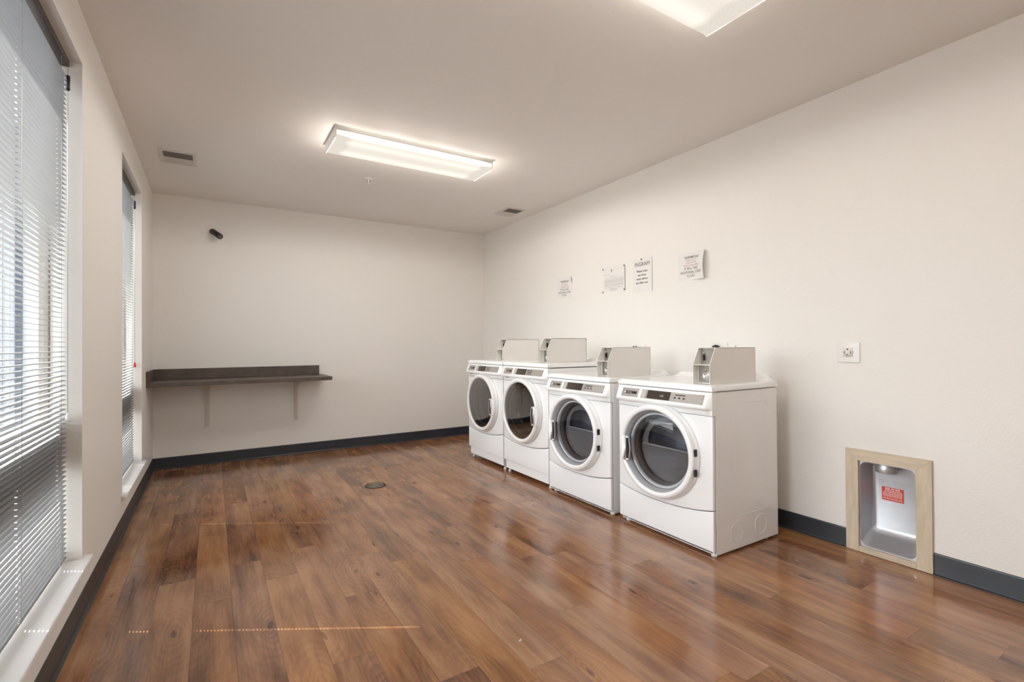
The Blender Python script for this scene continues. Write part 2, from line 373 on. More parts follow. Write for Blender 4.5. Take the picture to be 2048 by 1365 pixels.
# ------------------------------------------------------------------ windows and blinds
FX0, FX1 = -.648, -.612
for i, (a, c) in enumerate(WIN):
    w = empty('window_%d' % (i + 1), (-.67, (a + c) / 2, WZ0), None, None); struct(w)
    inv = Matrix.Translation((.67, -(a + c) / 2, -WZ0))
    f = MB(); f.box((FX0, a, WZ0), (FX1, a + .014, WZ1)); f.box((FX0, c - .014, WZ0), (FX1, c, WZ1)); f.box((FX0, a, WZ1 - .05), (FX1, c, WZ1)); f.box((FX0, a, WZ0), (FX1, c, WZ0 + .05))
    f.box((FX0, a, .69), (FX1, c, .90))
    if c - a > 1.5: f.box((FX0, (a + c) / 2 - .03, WZ0), (FX1, (a + c) / 2 + .03, WZ1))
    f.xf(inv).build('window_frame', mFrame, w, bevel=.004)
    MB().box((-.632, a + .01, WZ0 + .04), (-.628, c - .01, WZ1 - .04)).xf(inv).build('window_pane', mGlass, w)
    s_ = MB().prism([(WXO, a), (XL, a), (XL, a - .045), (XL + .033, a - .045), (XL + .033, c + .045), (XL, c + .045), (XL, c), (WXO, c)], 'z', WZ0 - .022, WZ0)
    s_.xf(inv).build('window_sill', mSill, w, bevel=.004)
SX = -.566; HW = .0125; TILT = R(7); PITCH = .0213
def blind(a, c, ladders, label, tassel_col, ty, tz, cord_y):
    root = empty('venetian_blind', (SX, (a + c) / 2, WZ1), label, 'blind', 'venetian blinds in the left wall windows')
    inv = Matrix.Translation((-SX, -(a + c) / 2, -WZ1))
    y0, y1 = a + .010, c - .008
    z0 = WZ0 + .045; n = int((WZ1 - .045 - z0) / PITCH)
    ct, st = math.cos(TILT), math.sin(TILT)
    prof_ = [(-HW, 0), (-.0037, .0018), (.0037, .0018), (HW, 0)]
    sl = MB(); rng = random.Random(3)
    cuts = [y0]
    for l in sorted(ladders): cuts += [l - .0055, l + .0055]
    cuts.append(y1)
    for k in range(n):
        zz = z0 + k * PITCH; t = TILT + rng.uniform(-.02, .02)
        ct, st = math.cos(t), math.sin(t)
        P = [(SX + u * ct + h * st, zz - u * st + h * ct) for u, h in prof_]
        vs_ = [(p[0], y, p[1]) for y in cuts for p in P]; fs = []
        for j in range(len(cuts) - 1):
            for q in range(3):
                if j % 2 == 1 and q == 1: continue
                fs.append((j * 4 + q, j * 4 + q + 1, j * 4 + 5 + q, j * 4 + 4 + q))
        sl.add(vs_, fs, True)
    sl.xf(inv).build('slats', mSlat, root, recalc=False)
    hr = MB().box((SX - .022, y0 - .004, WZ1 - .030), (SX + .020, y1 + .004, WZ1 - .001)); hr.xf(inv).build('headrail', mRailD, root, bevel=.003)
    br = MB().box((SX - .012, y0, z0 - .030), (SX + .012, y1, z0 - .018)); br.xf(inv).build('bottom_rail', mSlat, root, bevel=.004)
    for l in ladders:
        m_ = MB()
        for dx in (-.0145, .0145): m_.tube([(SX + dx, l, z0 - .025), (SX + dx, l, WZ1 - .03)], .0006, 5)
        for k in range(n):
            zz = z0 + k * PITCH - .0012; m_.tube([(SX - .0145, l + .006, zz + .0145 * math.tan(TILT)), (SX + .0145, l + .006, zz - .0145 * math.tan(TILT))], .0004, 4)
        m_.xf(inv).build('ladder_cord', mCord, root)
    m_ = MB().tube([(SX + .019, cord_y, WZ1 - .03), (SX + .019, cord_y, tz + .02)], .0011, 6); pc = m_.xf(inv).build('pull_cord', mCord, root)
    MB().lathe([(0.002, .03), (.006, .022), (.0095, 0), (.0085, -.012), (0, -.012)], (SX + .019, cord_y, tz), 'z', 16).xf(inv).build('tassel', tassel_col, pc)
    MB().lathe([(0, .03), (.007, .03), (.008, .025), (.008, -.03), (.005, -.036), (0, -.036)], (SX + .020, cord_y - .004, 2.405), 'z', 16).xf(inv).build('tilter', mBlackP, root)
    return root
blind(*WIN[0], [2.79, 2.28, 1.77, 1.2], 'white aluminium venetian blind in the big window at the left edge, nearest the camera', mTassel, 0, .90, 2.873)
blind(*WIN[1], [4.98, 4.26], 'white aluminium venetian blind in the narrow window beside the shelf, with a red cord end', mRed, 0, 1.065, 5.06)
# ------------------------------------------------------------------ ceiling lights
def ceiling_light(x, y, label, power):
    r = empty('ceiling_light', (x, y, ZC), label, 'ceiling light', 'fluorescent wraparound ceiling lights')
    L_, W_ = 1.255, .34
    MB().box((.02, .03, -.030), (L_ - .02, W_ - .03, 0)).build('housing', mWhiteFix, r, bevel=.003)
    poly = [(.004, -.018), (0, -.024), (0, -.060), (.010, -.072), (W_ - .010, -.072), (W_, -.060), (W_, -.024), (W_ - .004, -.018)]
    MB().prism(poly, 'x', .008, L_ - .008).build('lens', mLens, r)
    for x0 in (0, L_ - .008):
        MB().prism([(0, 0), (-.003, -.02), (-.003, -.062), (.010, -.076), (W_ - .010, -.076), (W_ + .003, -.062), (W_ + .003, -.02), (W_, 0)], 'x', x0, x0 + .008).build('end_cap', mWhiteFix, r, bevel=.002)
    for ty in (.06, .28):
        for k in range(4):
            o = lamp('tube_section', 'SPOT', (.16 + k * .31, ty, -.0775), energy=TUBE_W * power, color=(1, .975, .945), shadow_soft_size=0, spot_size=R(180), spot_blend=.2); o.parent = r
            o = lamp('tube_glow', 'POINT', (.02 + k * .405, ty, -.17), energy=TUBE_W * power * .17, color=(1, .945, .87), shadow_soft_size=0); o.parent = r
    return r
ceiling_light(*FIXY[0], 'lit white wraparound ceiling light near the middle of the ceiling', 1.25)
ceiling_light(*FIXY[1], 'lit white wraparound ceiling light cut off by the top edge of the photo', .5)
ceiling_light(*FIXY[2], 'added unseen ceiling light behind the camera, brightening the machine sides', .7)  # added out of view to brighten the machine sides facing the camera
# ------------------------------------------------------------------ machines
def yoff(mb, dz): return mb.xf(Matrix.Translation((0, 0, dz)))
ZS, ZL, ZT = .802, .941, .979       # seam, lid line, lid top
def machine(kind, loc, scale, rot, label, group, digits=None):
    wash = kind == 'washer'; dz = .078 if wash else 0
    r = empty('front_load_washer' if wash else 'front_load_dryer', loc, label, 'washing machine' if wash else 'dryer', group, R(-90) + rot)
    r.scale = (scale, 1, 1)
    T = Matrix.Translation((0, 0, dz)); H = .36
    # cabinet: open at the front, hollow
    c = MB(); t = .004
    zc0 = .012 if not wash else .035
    c.box((-H, .03, zc0), (-H + t, .64, ZL)); c.box((H - t, .03, zc0), (H, .64, ZL)); c.box((-H, .636, zc0), (H, .64, ZL)); c.box((-H, .03, zc0), (H, .64, zc0 + .004)); c.box((-H, .03, ZL - .004), (H, .64, ZL))
    c.xf(T).build('cabinet', mEnamel, r)
    if not wash:
        # stamped marks on the right-hand side
        for cy in (.219, .453):
            MB().lathe([(.0575, 0), (.0585, .0016), (.0600, .0016), (.061, 0)], (H, cy, .113), 'x', 40, close=True).build('knockout_ring', mEnamel, r)
        path = [(.20, .20), (.255, .215), (.265, .235), (.275, .85), (.30, .87), (.52, .87), (.54, .85), (.55, .30), (.52, .255), (.53, .235)]
        def sm(ps):
            for _ in range(2):
                q = [ps[0]]
                for i in range(len(ps) - 1):
                    a_, b_ = ps[i], ps[i + 1]; q += [(a_[0] * .8 + b_[0] * .2, a_[1] * .8 + b_[1] * .2), (a_[0] * .2 + b_[0] * .8, a_[1] * .2 + b_[1] * .8)]
                ps = q + [ps[-1]]
            return ps
        w1 = sm([(.205, .83), (.205, .26), (.215, .215), (.24, .20), (.50, .20), (.53, .215), (.54, .25)])
        w2 = sm([(.205, .83), (.215, .862), (.24, .87), (.50, .865), (.53, .85), (.54, .82)])
        m_ = MB(); [m_.tube([(H - .0008, y_, z_) for y_, z_ in w], .0022, 6) for w in (w1, w2)]
        m_.build('side_emboss', mEnamel, r)
    # front door panel with opening
    zb = lambda x: .222 + .040 * (abs(x) / H) ** 2.2 + .006 * (x / H)
    out = [(-H + .001, ZS), (-H + .001, zb(-H) + .003)] + [(x, zb(x) + .0025) for x in [(-H + .02) + i * (2 * H - .04) / 24 for i in range(25)]] + [(H - .001, zb(H) + .003), (H - .001, ZS)]
    plate(out, [circ(.222, 64, -.020, .545)], .026, .006, 'door_panel', mEnamel, r, T @ Matrix.Translation((0, .015, 0)) @ FRONT)
    out = [(-H + .001, .036), (H - .001, .036)] + [(H - .001, zb(H) - .002)] + [(x, zb(x) - .0025) for x in [(H - .02) - i * (2 * H - .04) / 24 for i in range(25)]] + [(-H + .001, zb(-H) - .002)]
    plate(out, [], .026, .006, 'kick_panel', mEnamel, r, T @ Matrix.Translation((0, .015, 0)) @ FRONT)
    # console
    prof_ = [(.030, ZS + .003), (.003, ZS + .003), (.001, ZS + .006), (.001, .832), (-.004, .838), (-.026, .839), (-.035, .845), (-.038, .853), (-.036, .862), (-.005, .934), (.002, .9395), (.03, .9395)]
    m_ = MB(); st_ = [(-H + .002, .15), (-H + .006, .7), (-H + .012, .93), (-H + .02, 1), (H - .045, 1), (H - .032, .95), (H - .022, .8), (H - .012, .4), (H - .006, .12), (H - .002, .0)]
    k = len(prof_); vs_ = []
    for x, f in st_:
        vs_ += [(x, (y if y > .003 else .003 + (y - .003) * f), z) for y, z in prof_]
    fs = [(i * k + j, i * k + (j + 1) % k, (i + 1) * k + (j + 1) % k, (i + 1) * k + j) for i in range(len(st_) - 1) for j in range(k)]
    fs += [tuple(range(k)), tuple(range((len(st_) - 1) * k, len(st_) * k))]
    m_.add(vs_, fs, True); con = m_.xf(T).build('console', mEnamel, r)
    con.data.set_sharp_from_angle(angle=R(38))
    # frame on the sloping console face: plate x -> x, plate y -> up the slope
    A = Vector((0, -.036, .862)); B = Vector((0, -.005, .934)); sl = (B - A); Ls = sl.length; sl.normalize(); nn = Vector((0, -sl.z, sl.y))
    def CF(x, v, d=0):     # v along slope from A, d out of the face
        p = A + sl * v + nn * d
        Mx = Matrix.Identity(4)
        Mx[0][0] = 1; Mx[1][1] = sl.y; Mx[2][1] = sl.z; Mx[1][2] = nn.y; Mx[2][2] = nn.z; Mx[0][3] = x; Mx[1][3] = p.y; Mx[2][3] = p.z
        return T @ Mx
    lp = plate(rrect(.142, .060, .003), [], .0016, .0005, 'logo_plate', mSilver, con, CF(-.231, .037, .0006))
    MB().box((-.056, -.009, 0), (.056, .009, .0022)).xf(CF(-.229, .037, .0006)).build('logo_bar', mLogo, lp)
    MB().box((-.052, -.007, 0), (-.038, .007, .0026)).box((-.049, -.0045, .0026), (-.041, .0045, .003)).xf(CF(-.229, .037, .0006)).build('logo_emblem', mLogoW, lp)
    text_mesh([('MAYTAG', -.004, -.001, .0115, 0, .95)], 'logo_lettering', mLogoW, lp, CF(-.229, .037, .0032))
    plate(rrect(.452, .060, .003), [], .0016, .0005, 'control_strip', mSilver, con, CF(.096, .037, .0006))
    MB().box((-.134 + .0 - .0, -.03, 0), (-.098, .03, .0012)).xf(CF(0, .037, .0008)).build('strip_end', mat('strip_end_grey', (.50, .48, .45), .5), con)
    dsp = plate(rrect(.176 if not wash else .15, .055, .002), [], .002, .0004, 'display', mDisp, con, CF(.004 if not wash else -.008, .037, .0016))
    if digits: text_mesh([(digits, .03, -.004, .019, 0, .9)], 'display_digits', mDigit, dsp, CF(0, .037, .0030))
    bx = [.128, .160, .192] if not wash else [.094, .120, .146]
    rows = [(-.005,)] if not wash else [(.016,), (-.016,)]
    for (v,) in rows:
        for x in bx:
            MB().lathe([(0, .0028), (.0058, .0026), (.0068, .0012), (.0068, 0)], (0, 0, 0), 'z', 16).xf(CF(x, .037 + v, .0012) @ Matrix.Scale(1.15, 4, (1, 0, 0)) @ Matrix.Scale(.75, 4, (0, 1, 0))).build('button', mBtn, con)
    bar_v = .013 if not wash else 0
    MB().box((-.036, -.0032, 0), (.036, .0032, .0012)).xf(CF(bx[1] + .002, .037 + bar_v, .0012)).build('button_caption_bar', mBtn, con)
    if not wash:
        for x, v in ((-.297, .062), (-.297, .012), (-.165, .062), (-.165, .012), (-.124, .062), (-.124, .012), (.316, .062), (.316, .012)):
            MB().lathe([(0, .0022), (.0028, .0018), (.0034, 0)], (0, 0, 0), 'z', 10).xf(CF(x, v, .0012)).build('rivet', mScrew, con)
    else:
        MB().box((-.345, -.001, .806), (-.265, .004, .828)).xf(T).build('drawer_latch', mEnamelW, r, bevel=.002)
        MB().box((-.315, -.0045, .829), (-.262, .002, .8325)).xf(T).build('latch_slot', mDark, r)
    # worktop lid: rounded slab with raised rear rim
    nx, ny = 40, 40; xs = [-H - .002 + (2 * H + .004) * i / nx for i in range(nx + 1)]; yy = [-.002 + .652 * j / ny for j in range(ny + 1)]
    def sst(a, b, v): v = max(0, min(1, (v - a) / (b - a))); return v * v * (3 - 2 * v)
    def ztop(x, y):
        e = min(x + H + .002, H + .002 - x, y + .002, 9); rr = .014
        dr = 0 if e >= rr else rr - math.sqrt(max(0, rr * rr - (rr - e) ** 2))
        rim = .036 * sst(.545, .60, y) * sst(0, .045, H + .002 - x) * sst(0, .045, x + H + .002)
        side = .016 * sst(.44, .62, y) * (1 - sst(.02, .05, min(x + H, H - x)))
        bk = 0 if y < .635 else (.015 - math.sqrt(max(0, .015 ** 2 - (y - .635) ** 2))) * .8
        return ZT - dr * .8 + max(rim, side * .6) - bk
    vs_ = [(x, y, ztop(x, y)) for y in yy for x in xs]; n1 = nx + 1
    fs = [(j * n1 + i, j * n1 + i + 1, (j + 1) * n1 + i + 1, (j + 1) * n1 + i) for j in range(ny) for i in range(nx)]
    rim_i = [i for i in range(n1)] + [j * n1 + nx for j in range(1, ny + 1)] + [ny * n1 + i for i in range(nx - 1, -1, -1)] + [j * n1 for j in range(ny - 1, 0, -1)]
    k0 = len(vs_); vs_ += [(vs_[i][0], vs_[i][1], ZL + .004) for i in rim_i]; nr = len(rim_i)
    fs += [(rim_i[q], rim_i[(q + 1) % nr], k0 + (q + 1) % nr, k0 + q) for q in range(nr)] + [tuple(range(k0, k0 + nr))]
    lid = MB().add(vs_, fs, True).xf(T).build('worktop', mEnamel, r); lid.data.set_sharp_from_angle(angle=R(60))
    # door
    DX = -.020
    zc = .545; C3 = (DX, 0, zc + dz)
    prof_ = [(.238, .012), (.300, .004), (.301, -.006), (.297, -.012), (.292, -.016), (.290, -.024), (.289, -.042), (.285, -.048), (.272, -.051), (.259, -.049), (.2545, -.043), (.2535, -.030), (.238, -.010)]
    door = MB().lathe(prof_, C3, 'y', 96, close=True).build('door', mEnamel if not wash else mEnamelW, r)
    sgn = 1 if wash else -1
    g = MB().lathe([(0, -.0455), (.08, -.045), (.16, -.0435), (.215, -.041), (.2535, -.038)], C3, 'y', 96, cap=False)
    g.build('door_glass', mWashGlass if wash else mDryGlass, door)
    # handle: block bridging into the glass, with a finger pocket
    zh = .523 + dz
    hx0, hx1 = DX + sgn * .268, DX + sgn * .228
    m_ = MB().box((min(hx0, hx1), -.0525, zh - .08), (max(hx0, hx1), -.03, zh + .08)); m_.box((min(hx1, DX + sgn * .208), -.0525, zh + .068), (max(hx1, DX + sgn * .208), -.038, zh + .08)); m_.box((min(hx1, DX + sgn * .208), -.0525, zh - .08), (max(hx1, DX + sgn * .208), -.038, zh - .068))
    hd = m_.build('handle', mEnamel if not wash else mEnamelW, door, bevel=.003)
    MB().box((min(hx1, DX + sgn * .205), -.0475, zh - .068), (max(hx1, DX + sgn * .205), -.036, zh + .068)).build('finger_pocket', mDark, hd)
    m_ = MB().tube([(DX + sgn * (.198 + .004 * math.cos(q)), -.046, zh - .072 + .144 * q / 6.2832) for q in [6.2832 * i / 12 for i in range(13)]], .0045, 8)
    m_.build('pocket_edge', mat('grey_clear_plastic', (.35, .36, .38), .12), hd)
    hs_ = -sgn
    for z_ in ((zh - .055), (zh + .062)):
        if not wash:
            MB().box((DX + hs_ * .2900 - .004, -.038, z_ - .02), (DX + hs_ * .2900 + .004, -.018, z_ + .02)).build('hinge_slot', mDark, door)
    if wash:
        for z_ in (zh + .081, zh - .081):
            MB().box((DX + .256, -.0516, z_ - .0006), (DX + .286, -.040, z_ + .0006)).build('ring_seam', mat('seam_grey', (.3, .29, .28), .6), door)
    # interior
    if not wash:
        MB().lathe([(.240, -.014), (.236, .004), (.208, .040), (.202, .062), (.208, .064), (.214, .040), (.242, .012)], C3, 'y', 64, close=True).build('door_well', mat('well_grey', (.10, .10, .105), .3), r)
        # lower grey bulkhead below an arched opening
        arc = [(.202 * math.cos(a), .202 * math.sin(a)) for a in [math.pi + math.pi * i / 32 for i in range(33)]]
        lower = [(x, z + zc) for x, z in arc if z < -.0]
        lower = [(-.202, zc + .012)] + lower + [(.202, zc + .012)]
        plate(lower, [], .010, .003, 'lint_chute', mBulk, r, Matrix.Translation((0, .058, 0)) @ FRONT)
        rp = circ(.203, 64, 0, zc)
        op = [(-.150, zc + .012), (.185, zc + .012)] + [(.185 * math.cos(a), zc + .02 + .150 * math.sin(a)) for a in [math.pi * i / 20 for i in range(0, 19)]] + [(-.150, zc + .06)]
        upper = [(.202 * math.cos(math.pi * i / 32), zc + .202 * math.sin(math.pi * i / 32)) for i in range(33)]
        up_in = [(-.155, zc + .014), (-.155, zc + .05), (-.14, zc + .10), (-.10, zc + .14), (-.04, zc + .158), (.04, zc + .158), (.11, zc + .14), (.16, zc + .10), (.18, zc + .05), (.183, zc + .014)]
        plate(upper, [up_in], .006, .002, 'bulkhead', mBulk, r, Matrix.Translation((0, .062, 0)) @ FRONT)
        MB().tube([(-.185, .050, zc + .012), (.185, .050, zc + .012)], .005, 10).build('chute_edge', mVane, r)
        dr = MB().lathe([(.30, .070), (.30, .52), (0, .53)], (0, 0, zc - .02), 'y', 64).build('drum', mDrum, r)
        for a in (35, 155, 275):
            ca, sa = math.cos(R(a)), math.sin(R(a)); c_ = Vector((ca, 0, sa)); t_ = Vector((-sa, 0, ca)); m_ = MB(); o_ = Vector((0, 0, zc - .02))
            pts = []
            for y_ in (.10, .50):
                for w_, h_ in ((-.035, .298), (-.012, .235), (.012, .235), (.035, .298)): pts.append(tuple(o_ + c_ * h_ + t_ * w_ + Vector((0, y_, 0))))
            m_.add(pts, [(0, 1, 5, 4), (1, 2, 6, 5), (2, 3, 7, 6), (0, 3, 2, 1), (4, 5, 6, 7), (0, 4, 7, 3)]).build('drum_vane', mVane, dr, bevel=.008)
        MB().tube([(.12, .16, zc - .02 + .12), (.15, .16, zc + .06), (.165, .16, zc - .02)], .004, 8).build('drum_wire', mVane, dr)
    else:
        MB().lathe([(.236, -.012), (.225, .010), (.20, .030), (.178, .040), (.176, .075), (.185, .078), (.205, .040), (.240, .012)], C3, 'y', 64, close=True).build('tub_gasket', mBulk2, r)
        MB().lathe([(.176, .05), (.168, .06), (.150, .095), (.155, .098), (.180, .064)], C3, 'y', 64, close=True).build('tub_rim', mChrome, r)
        dr = MB().lathe([(.26, .10), (.26, .45), (0, .46)], C3, 'y', 48).build('drum', mDrum, r)
        # plinth below the kick panel
        MB().box((-H + .016, .016, .035), (H - .016, .62, .035 + .075)).build('plinth', mEnamel, r, bevel=.004)
    for x in (-H + .045, H - .026):
        for y in (.045, .54):
            MB().lathe([(0, 0), (.017, 0), (.018, .006), (.012, .016), (.009, .034), (0, .034)], (x, y, 0), 'z', 20).build('foot', mRubber, r)
    # coin meter bolted on the worktop
    cx_ = .019 if digits else 0
    x0, x1 = .190 + cx_, .303 + cx_; cz0, cz1 = ZT - .002 + dz, 1.195 + dz; mid = 1.096 + dz; y0, y1 = .036, .478
    m_ = MB(); pr = [(y0, cz0), (y1, cz0), (y1, cz1), (y0 + .052, cz1), (y0, mid)]
    m_.prism(pr, 'x', x0, x0 + .003); m_.prism(pr, 'x', x1 - .003, x1)
    m_.box((x0, y0 + .052, cz1 - .003), (x1, y1, cz1)); m_.box((x0, y1 - .003, cz0), (x1, y1, cz1)); m_.box((x0 + .003, y0 + .002, mid - .004), (x1 - .003, y0 + .08, mid))
    cb = m_.build('coin_box', mCoin, r)
    cp = MB().box((x0 + .003, y0 + .075, mid), (x1 - .003, y0 + .079, cz1 - .003)).build('coin_slide_plate', mSteel, cb)
    MB().box((x0 + .022, y0 + .062, mid + .022), (x0 + .028, y0 + .076, mid + .058)).build('coin_slot', mDark, cp)
    MB().lathe([(0, -.014), (.005, -.013), (.0065, -.004), (.0065, 0)], (x0 + .025, y0 + .076, mid + .066), 'y', 14).build('return_button', mChrome, cp)
    m_ = MB(); yf = y0 + .0745
    for q, (xa, xb) in enumerate(((.052, .092), (.056, .086), (.054, .078))):
        m_.box((x0 + xa, yf - .0002, mid + .078 - q * .016), (x0 + (xa + xb) / 2 - .002, yf, mid + .081 - q * .016)); m_.box((x0 + (xa + xb) / 2, yf - .0002, mid + .078 - q * .016), (x0 + xb, yf, mid + .081 - q * .016))
    m_.build('plate_marking', mInkG, cp)
    lp2 = MB().box((x0 + .003, y0 + .050, cz0 + .006), (x1 - .003, y0 + .056, mid - .005)).build('vault_door', mSteel, cb)
    MB().box((x0 + .003, y0 + .046, cz0 + .004), (x1 - .003, y0 + .056, cz0 + .010)).box((x0 + .003, y0 + .046, cz0), (x0 + .006, y0 + .056, mid - .005)).build('vault_trim', mCoin, cb)
    lc = MB().lathe([(.031, 0), (.031, -.008), (.027, -.010), (.025, -.004), (.021, -.004), (.020, -.016), (.012, -.018), (.011, -.010), (.004, -.010), (.003, -.014), (0, -.014)], (x0 + .066, y0 + .050, (cz0 + mid) / 2 - .004), 'y', 32).build('vault_lock', mChrome, lp2)
    for sx_ in (x0 + .014, x1 - .012):
        for sz_ in (cz0 + .018, mid - .016):
            MB().lathe([(0, -.006), (.004, -.004), (.0045, 0)], (sx_, y0 + .050, sz_), 'y', 12).build('vault_rivet', mChrome, lp2)
    MB().lathe([(0, .003), (.0035, .0025), (.0045, 0)], (x1, y0 + .016, cz0 + .022), 'x', 12).build('side_screw', mChrome, cb)
    MB().lathe([(.005, 0), (.005, .010), (.0035, .012), (0, .012)], (x0 + .05, y0 + .34, cz1), 'z', 14).build('service_lock', mChrome, cb)
    return r
machine('dryer', (2.405, 2.103, 0), 1.04, R(-.6), 'white front load dryer nearest the camera, its whole right side showing', 'coin dryers', '2:00')
machine('dryer', (2.395, 2.918, 0), 1.03, R(-.3), 'white front load dryer with a blank display, second from the right of the four machines', 'coin dryers')
machine('washer', (2.400, 3.668, 0), 1.015, R(0), 'taller white front load washer next to the dryers, its door glass mirroring the room', 'coin washers')
machine('washer', (2.400, 4.418, 0), 1.02, R(0), 'taller white front load washer farthest from the camera, black drum hole behind its door glass', 'coin washers')
# ------------------------------------------------------------------ folding shelf
SF, SE = 5.375, 1.085
sh = empty('wall_shelf', (0.29, YB, .857), 'dark brown laminate folding shelf with backsplash in the far left corner', 'shelf')
iv = Matrix.Translation((-.29, -YB, -.857))
MB().box((XL + .001, SF, .857), (SE, YB - .001, .895)).xf(iv).build('shelf_top', mLam, sh, bevel=.002)
MB().box((XL + .021, YB - .021, .895), (SE - .035, YB - .001, .998)).xf(iv).build('backsplash', mLam, sh, bevel=.002)
MB().box((XL + .001, SF + .004, .895), (XL + .021, YB - .001, .998)).xf(iv).build('side_splash', mLam, sh, bevel=.001)
MB().box((XL + .0005, SF - .001, .857), (XL + .020, SF + .004, .998)).xf(iv).build('splash_end', mLamE, sh)
for bx_ in (-.06, .785):
    m_ = MB()
    m_.box((bx_, YB - .004, .383), (bx_ + .038, YB - .0005, .857)); m_.box((bx_ - .002, YB - .54, .852), (bx_ + .038, YB - .0005, .857))
    pr = [(YB - .003, .385), (YB - .008, .385), (YB - .034, .60), (YB - .062, .735), (YB - .085, .757), (YB - .16, .780), (YB - .54, .838), (YB - .54, .855), (YB - .003, .855)]
    m_.prism(pr, 'x', bx_ - .002, bx_ + .003)
    m_.xf(iv).build('bracket', mBracket, sh)
# ------------------------------------------------------------------ recessed dryer vent box
vb = empty('dryer_vent_box', (XR, 1.205, 0), 'recessed metal dryer vent box in a light wood frame low on the right wall', 'vent box')
iv = Matrix.Translation((-XR, -1.205, 0))
y0, y1, z1 = 1.000, 1.407, .595; i0, i1, j1, j0 = 1.070, 1.341, .532, .034; t = .017
for nm, poly, mm_ in (('frame_rail', [(y0, z1), (y1, z1), (i1, j1), (i0, j1)], mOakH), ('frame_stile', [(y0, 0.002), (i0, 0.002), (i0, j1), (y0, z1)], mOak), ('frame_stile', [(y1, 0.002), (y1, z1), (i1, j1), (i1, 0.002)], mOak), ('frame_sill', [(i0 + .0005, .002), (i1 - .0005, .002), (i1 - .0005, j0), (i0 + .0005, j0)], mOakH)):
    MB().prism(poly, 'x', XR - t, XR - .0005).xf(iv).build(nm, mm_, vb, bevel=.0012)
def loop(cy, cz, w, h, r, x): return [(x, p[0], p[1]) for p in rrect(w, h, r, 6, cy, cz)]
cy_, cz_ = (i0 + i1) / 2, (j0 + j1) / 2
loops = [loop(cy_, cz_, .283, .506, .020, XR + .0005), loop(cy_, cz_, .262, .486, .034, XR + .0005), loop(cy_, cz_ + .002, .255, .476, .034, XR + .010), loop(cy_, cz_ + .022, .236, .420, .034, XR + .095), loop(cy_, cz_ + .030, .226, .395, .03, XR + .118), loop(cy_, cz_ + .030, .20, .36, .02, XR + .124)]
vs_ = [p for l in loops for p in l]; k = len(loops[0])
fs = [(a * k + i, a * k + (i + 1) % k, (a + 1) * k + (i + 1) % k, (a + 1) * k + i) for a in range(len(loops) - 1) for i in range(k)] + [tuple(range((len(loops) - 1) * k, len(loops) * k))]
pan = MB().add(vs_, fs, True).xf(iv).build('metal_pan', mGalv, vb); pan.data.set_sharp_from_angle(angle=R(50))
MB().lathe([(.052, .475), (.0535, .478), (.0535, .545), (.050, .545), (.050, .475)], (XR + .062, 1.228, 0), 'z', 40, close=True).xf(iv).build('duct_collar', mGalv, vb)
lb = MB().box((XR + .1215, 1.171, .299), (XR + .1235, 1.276, .376)).xf(iv).build('warning_label', mLabel, vb)
PX = iv @ rightwall(1.2235, .3375, XR + .1212)
text_mesh([('RISK OF FIRE', 0, .030, .0125, .0004, 1.0)], 'label_lettering', mInkW, lb, PX)
m_ = MB(); rng = random.Random(5)
for q in range(-4, 6):
    v = .001 - q * .0052 - (.004 if q > 3 else 0); x = -.047 + (.009 if q < -1 else 0)
    while x < .045:
        l = rng.uniform(.004, .013); m_.box((x, v - .0009, 0), (min(x + l, .047), v + .0009, .0003)); x += l + .0018
m_.xf(PX).build('label_fine_print', mInkW, lb)
m_ = MB()
for q in range(3):
    for (xa, xb) in ((-.075, -.035), (.0, .085)):
        x = xa + q * .006
        while x < xb - q * .006:
            l = rng.uniform(.003, .006); m_.box((x, .075 - q * .012 - .0012, 0), (x + l, .075 - q * .012 + .0012, .0003)); x += l + .003
m_.xf(PX).build('stamped_marking', mScrew, pan)
# ------------------------------------------------------------------ notices on the right wall
def notice(name, y0, zt, w, h, rot, curl, label, cat='notice', group='paper notices taped up on the right wall'):
    """curl(u, v): distance from the wall for u,v in 0..1 (u from left, v from bottom)"""
    r = empty(name, (XR, y0 - w / 2, zt - h / 2), label, cat, group)
    cr_, sr_ = math.cos(rot), math.sin(rot)
    def P(p, d=0):
        u, v = p[0] / w + .5, p[1] / h + .5
        return Vector((-(.0012 + curl(u, v)) - d, -(p[0] * cr_ - p[1] * sr_), p[0] * sr_ + p[1] * cr_))
    n = 14; vs_ = [P((w * (i / n - .5), h * (j / n - .5))) for j in range(n + 1) for i in range(n + 1)]
    fs = [(j * (n + 1) + i, j * (n + 1) + i + 1, (j + 1) * (n + 1) + i + 1, (j + 1) * (n + 1) + i) for j in range(n) for i in range(n)]
    MB().add(vs_, fs, True).build('sheet', mPaper, r, recalc=False)
    return r, (lambda p: P(p, .0008))
def pins(r, P, pts):
    for x, y in pts:
        c_ = P((x, y)); MB().lathe([(.0055, 0), (.0055, -.005), (.003, -.010), (0, -.010)], tuple(c_), 'x', 10).build('push_pin', mPinK, r)
def coins_text(r, P, s):
    text_mesh([('INGRAM Dryer', .005, .071, .025 * s, .00035, .85)], 'bold_heading', mInk, r, P)
    text_mesh([('PLEASE DO NOT', 0, .047, .0165, 0, .85), ('OVERLOAD THE', 0, .027, .0165, 0, .85), ('WASHERS AND DRYERS', .0, .007, .0165, 0, .85)], 'red_lettering', mInkR, r, P)
    text_mesh([('IT WILL TAKE', 0, -.018, .028, 0, .80), ('ADDITIONAL COINS', -.002, -.048, .028, 0, .80), ('TO DRY', -.005, -.078, .028, 0, .80)], 'black_lettering', mInk, r, P)
r, P = notice('paper_notice', 4.243, 1.936, .262, .222, R(-.5), lambda u, v: .018 * max(0, (u - .8) / .2) ** 2 * max(0, v - .6) * 2.2, 'smallest looking printed notice, leftmost on the right wall above the far washer')
coins_text(r, P, 1)
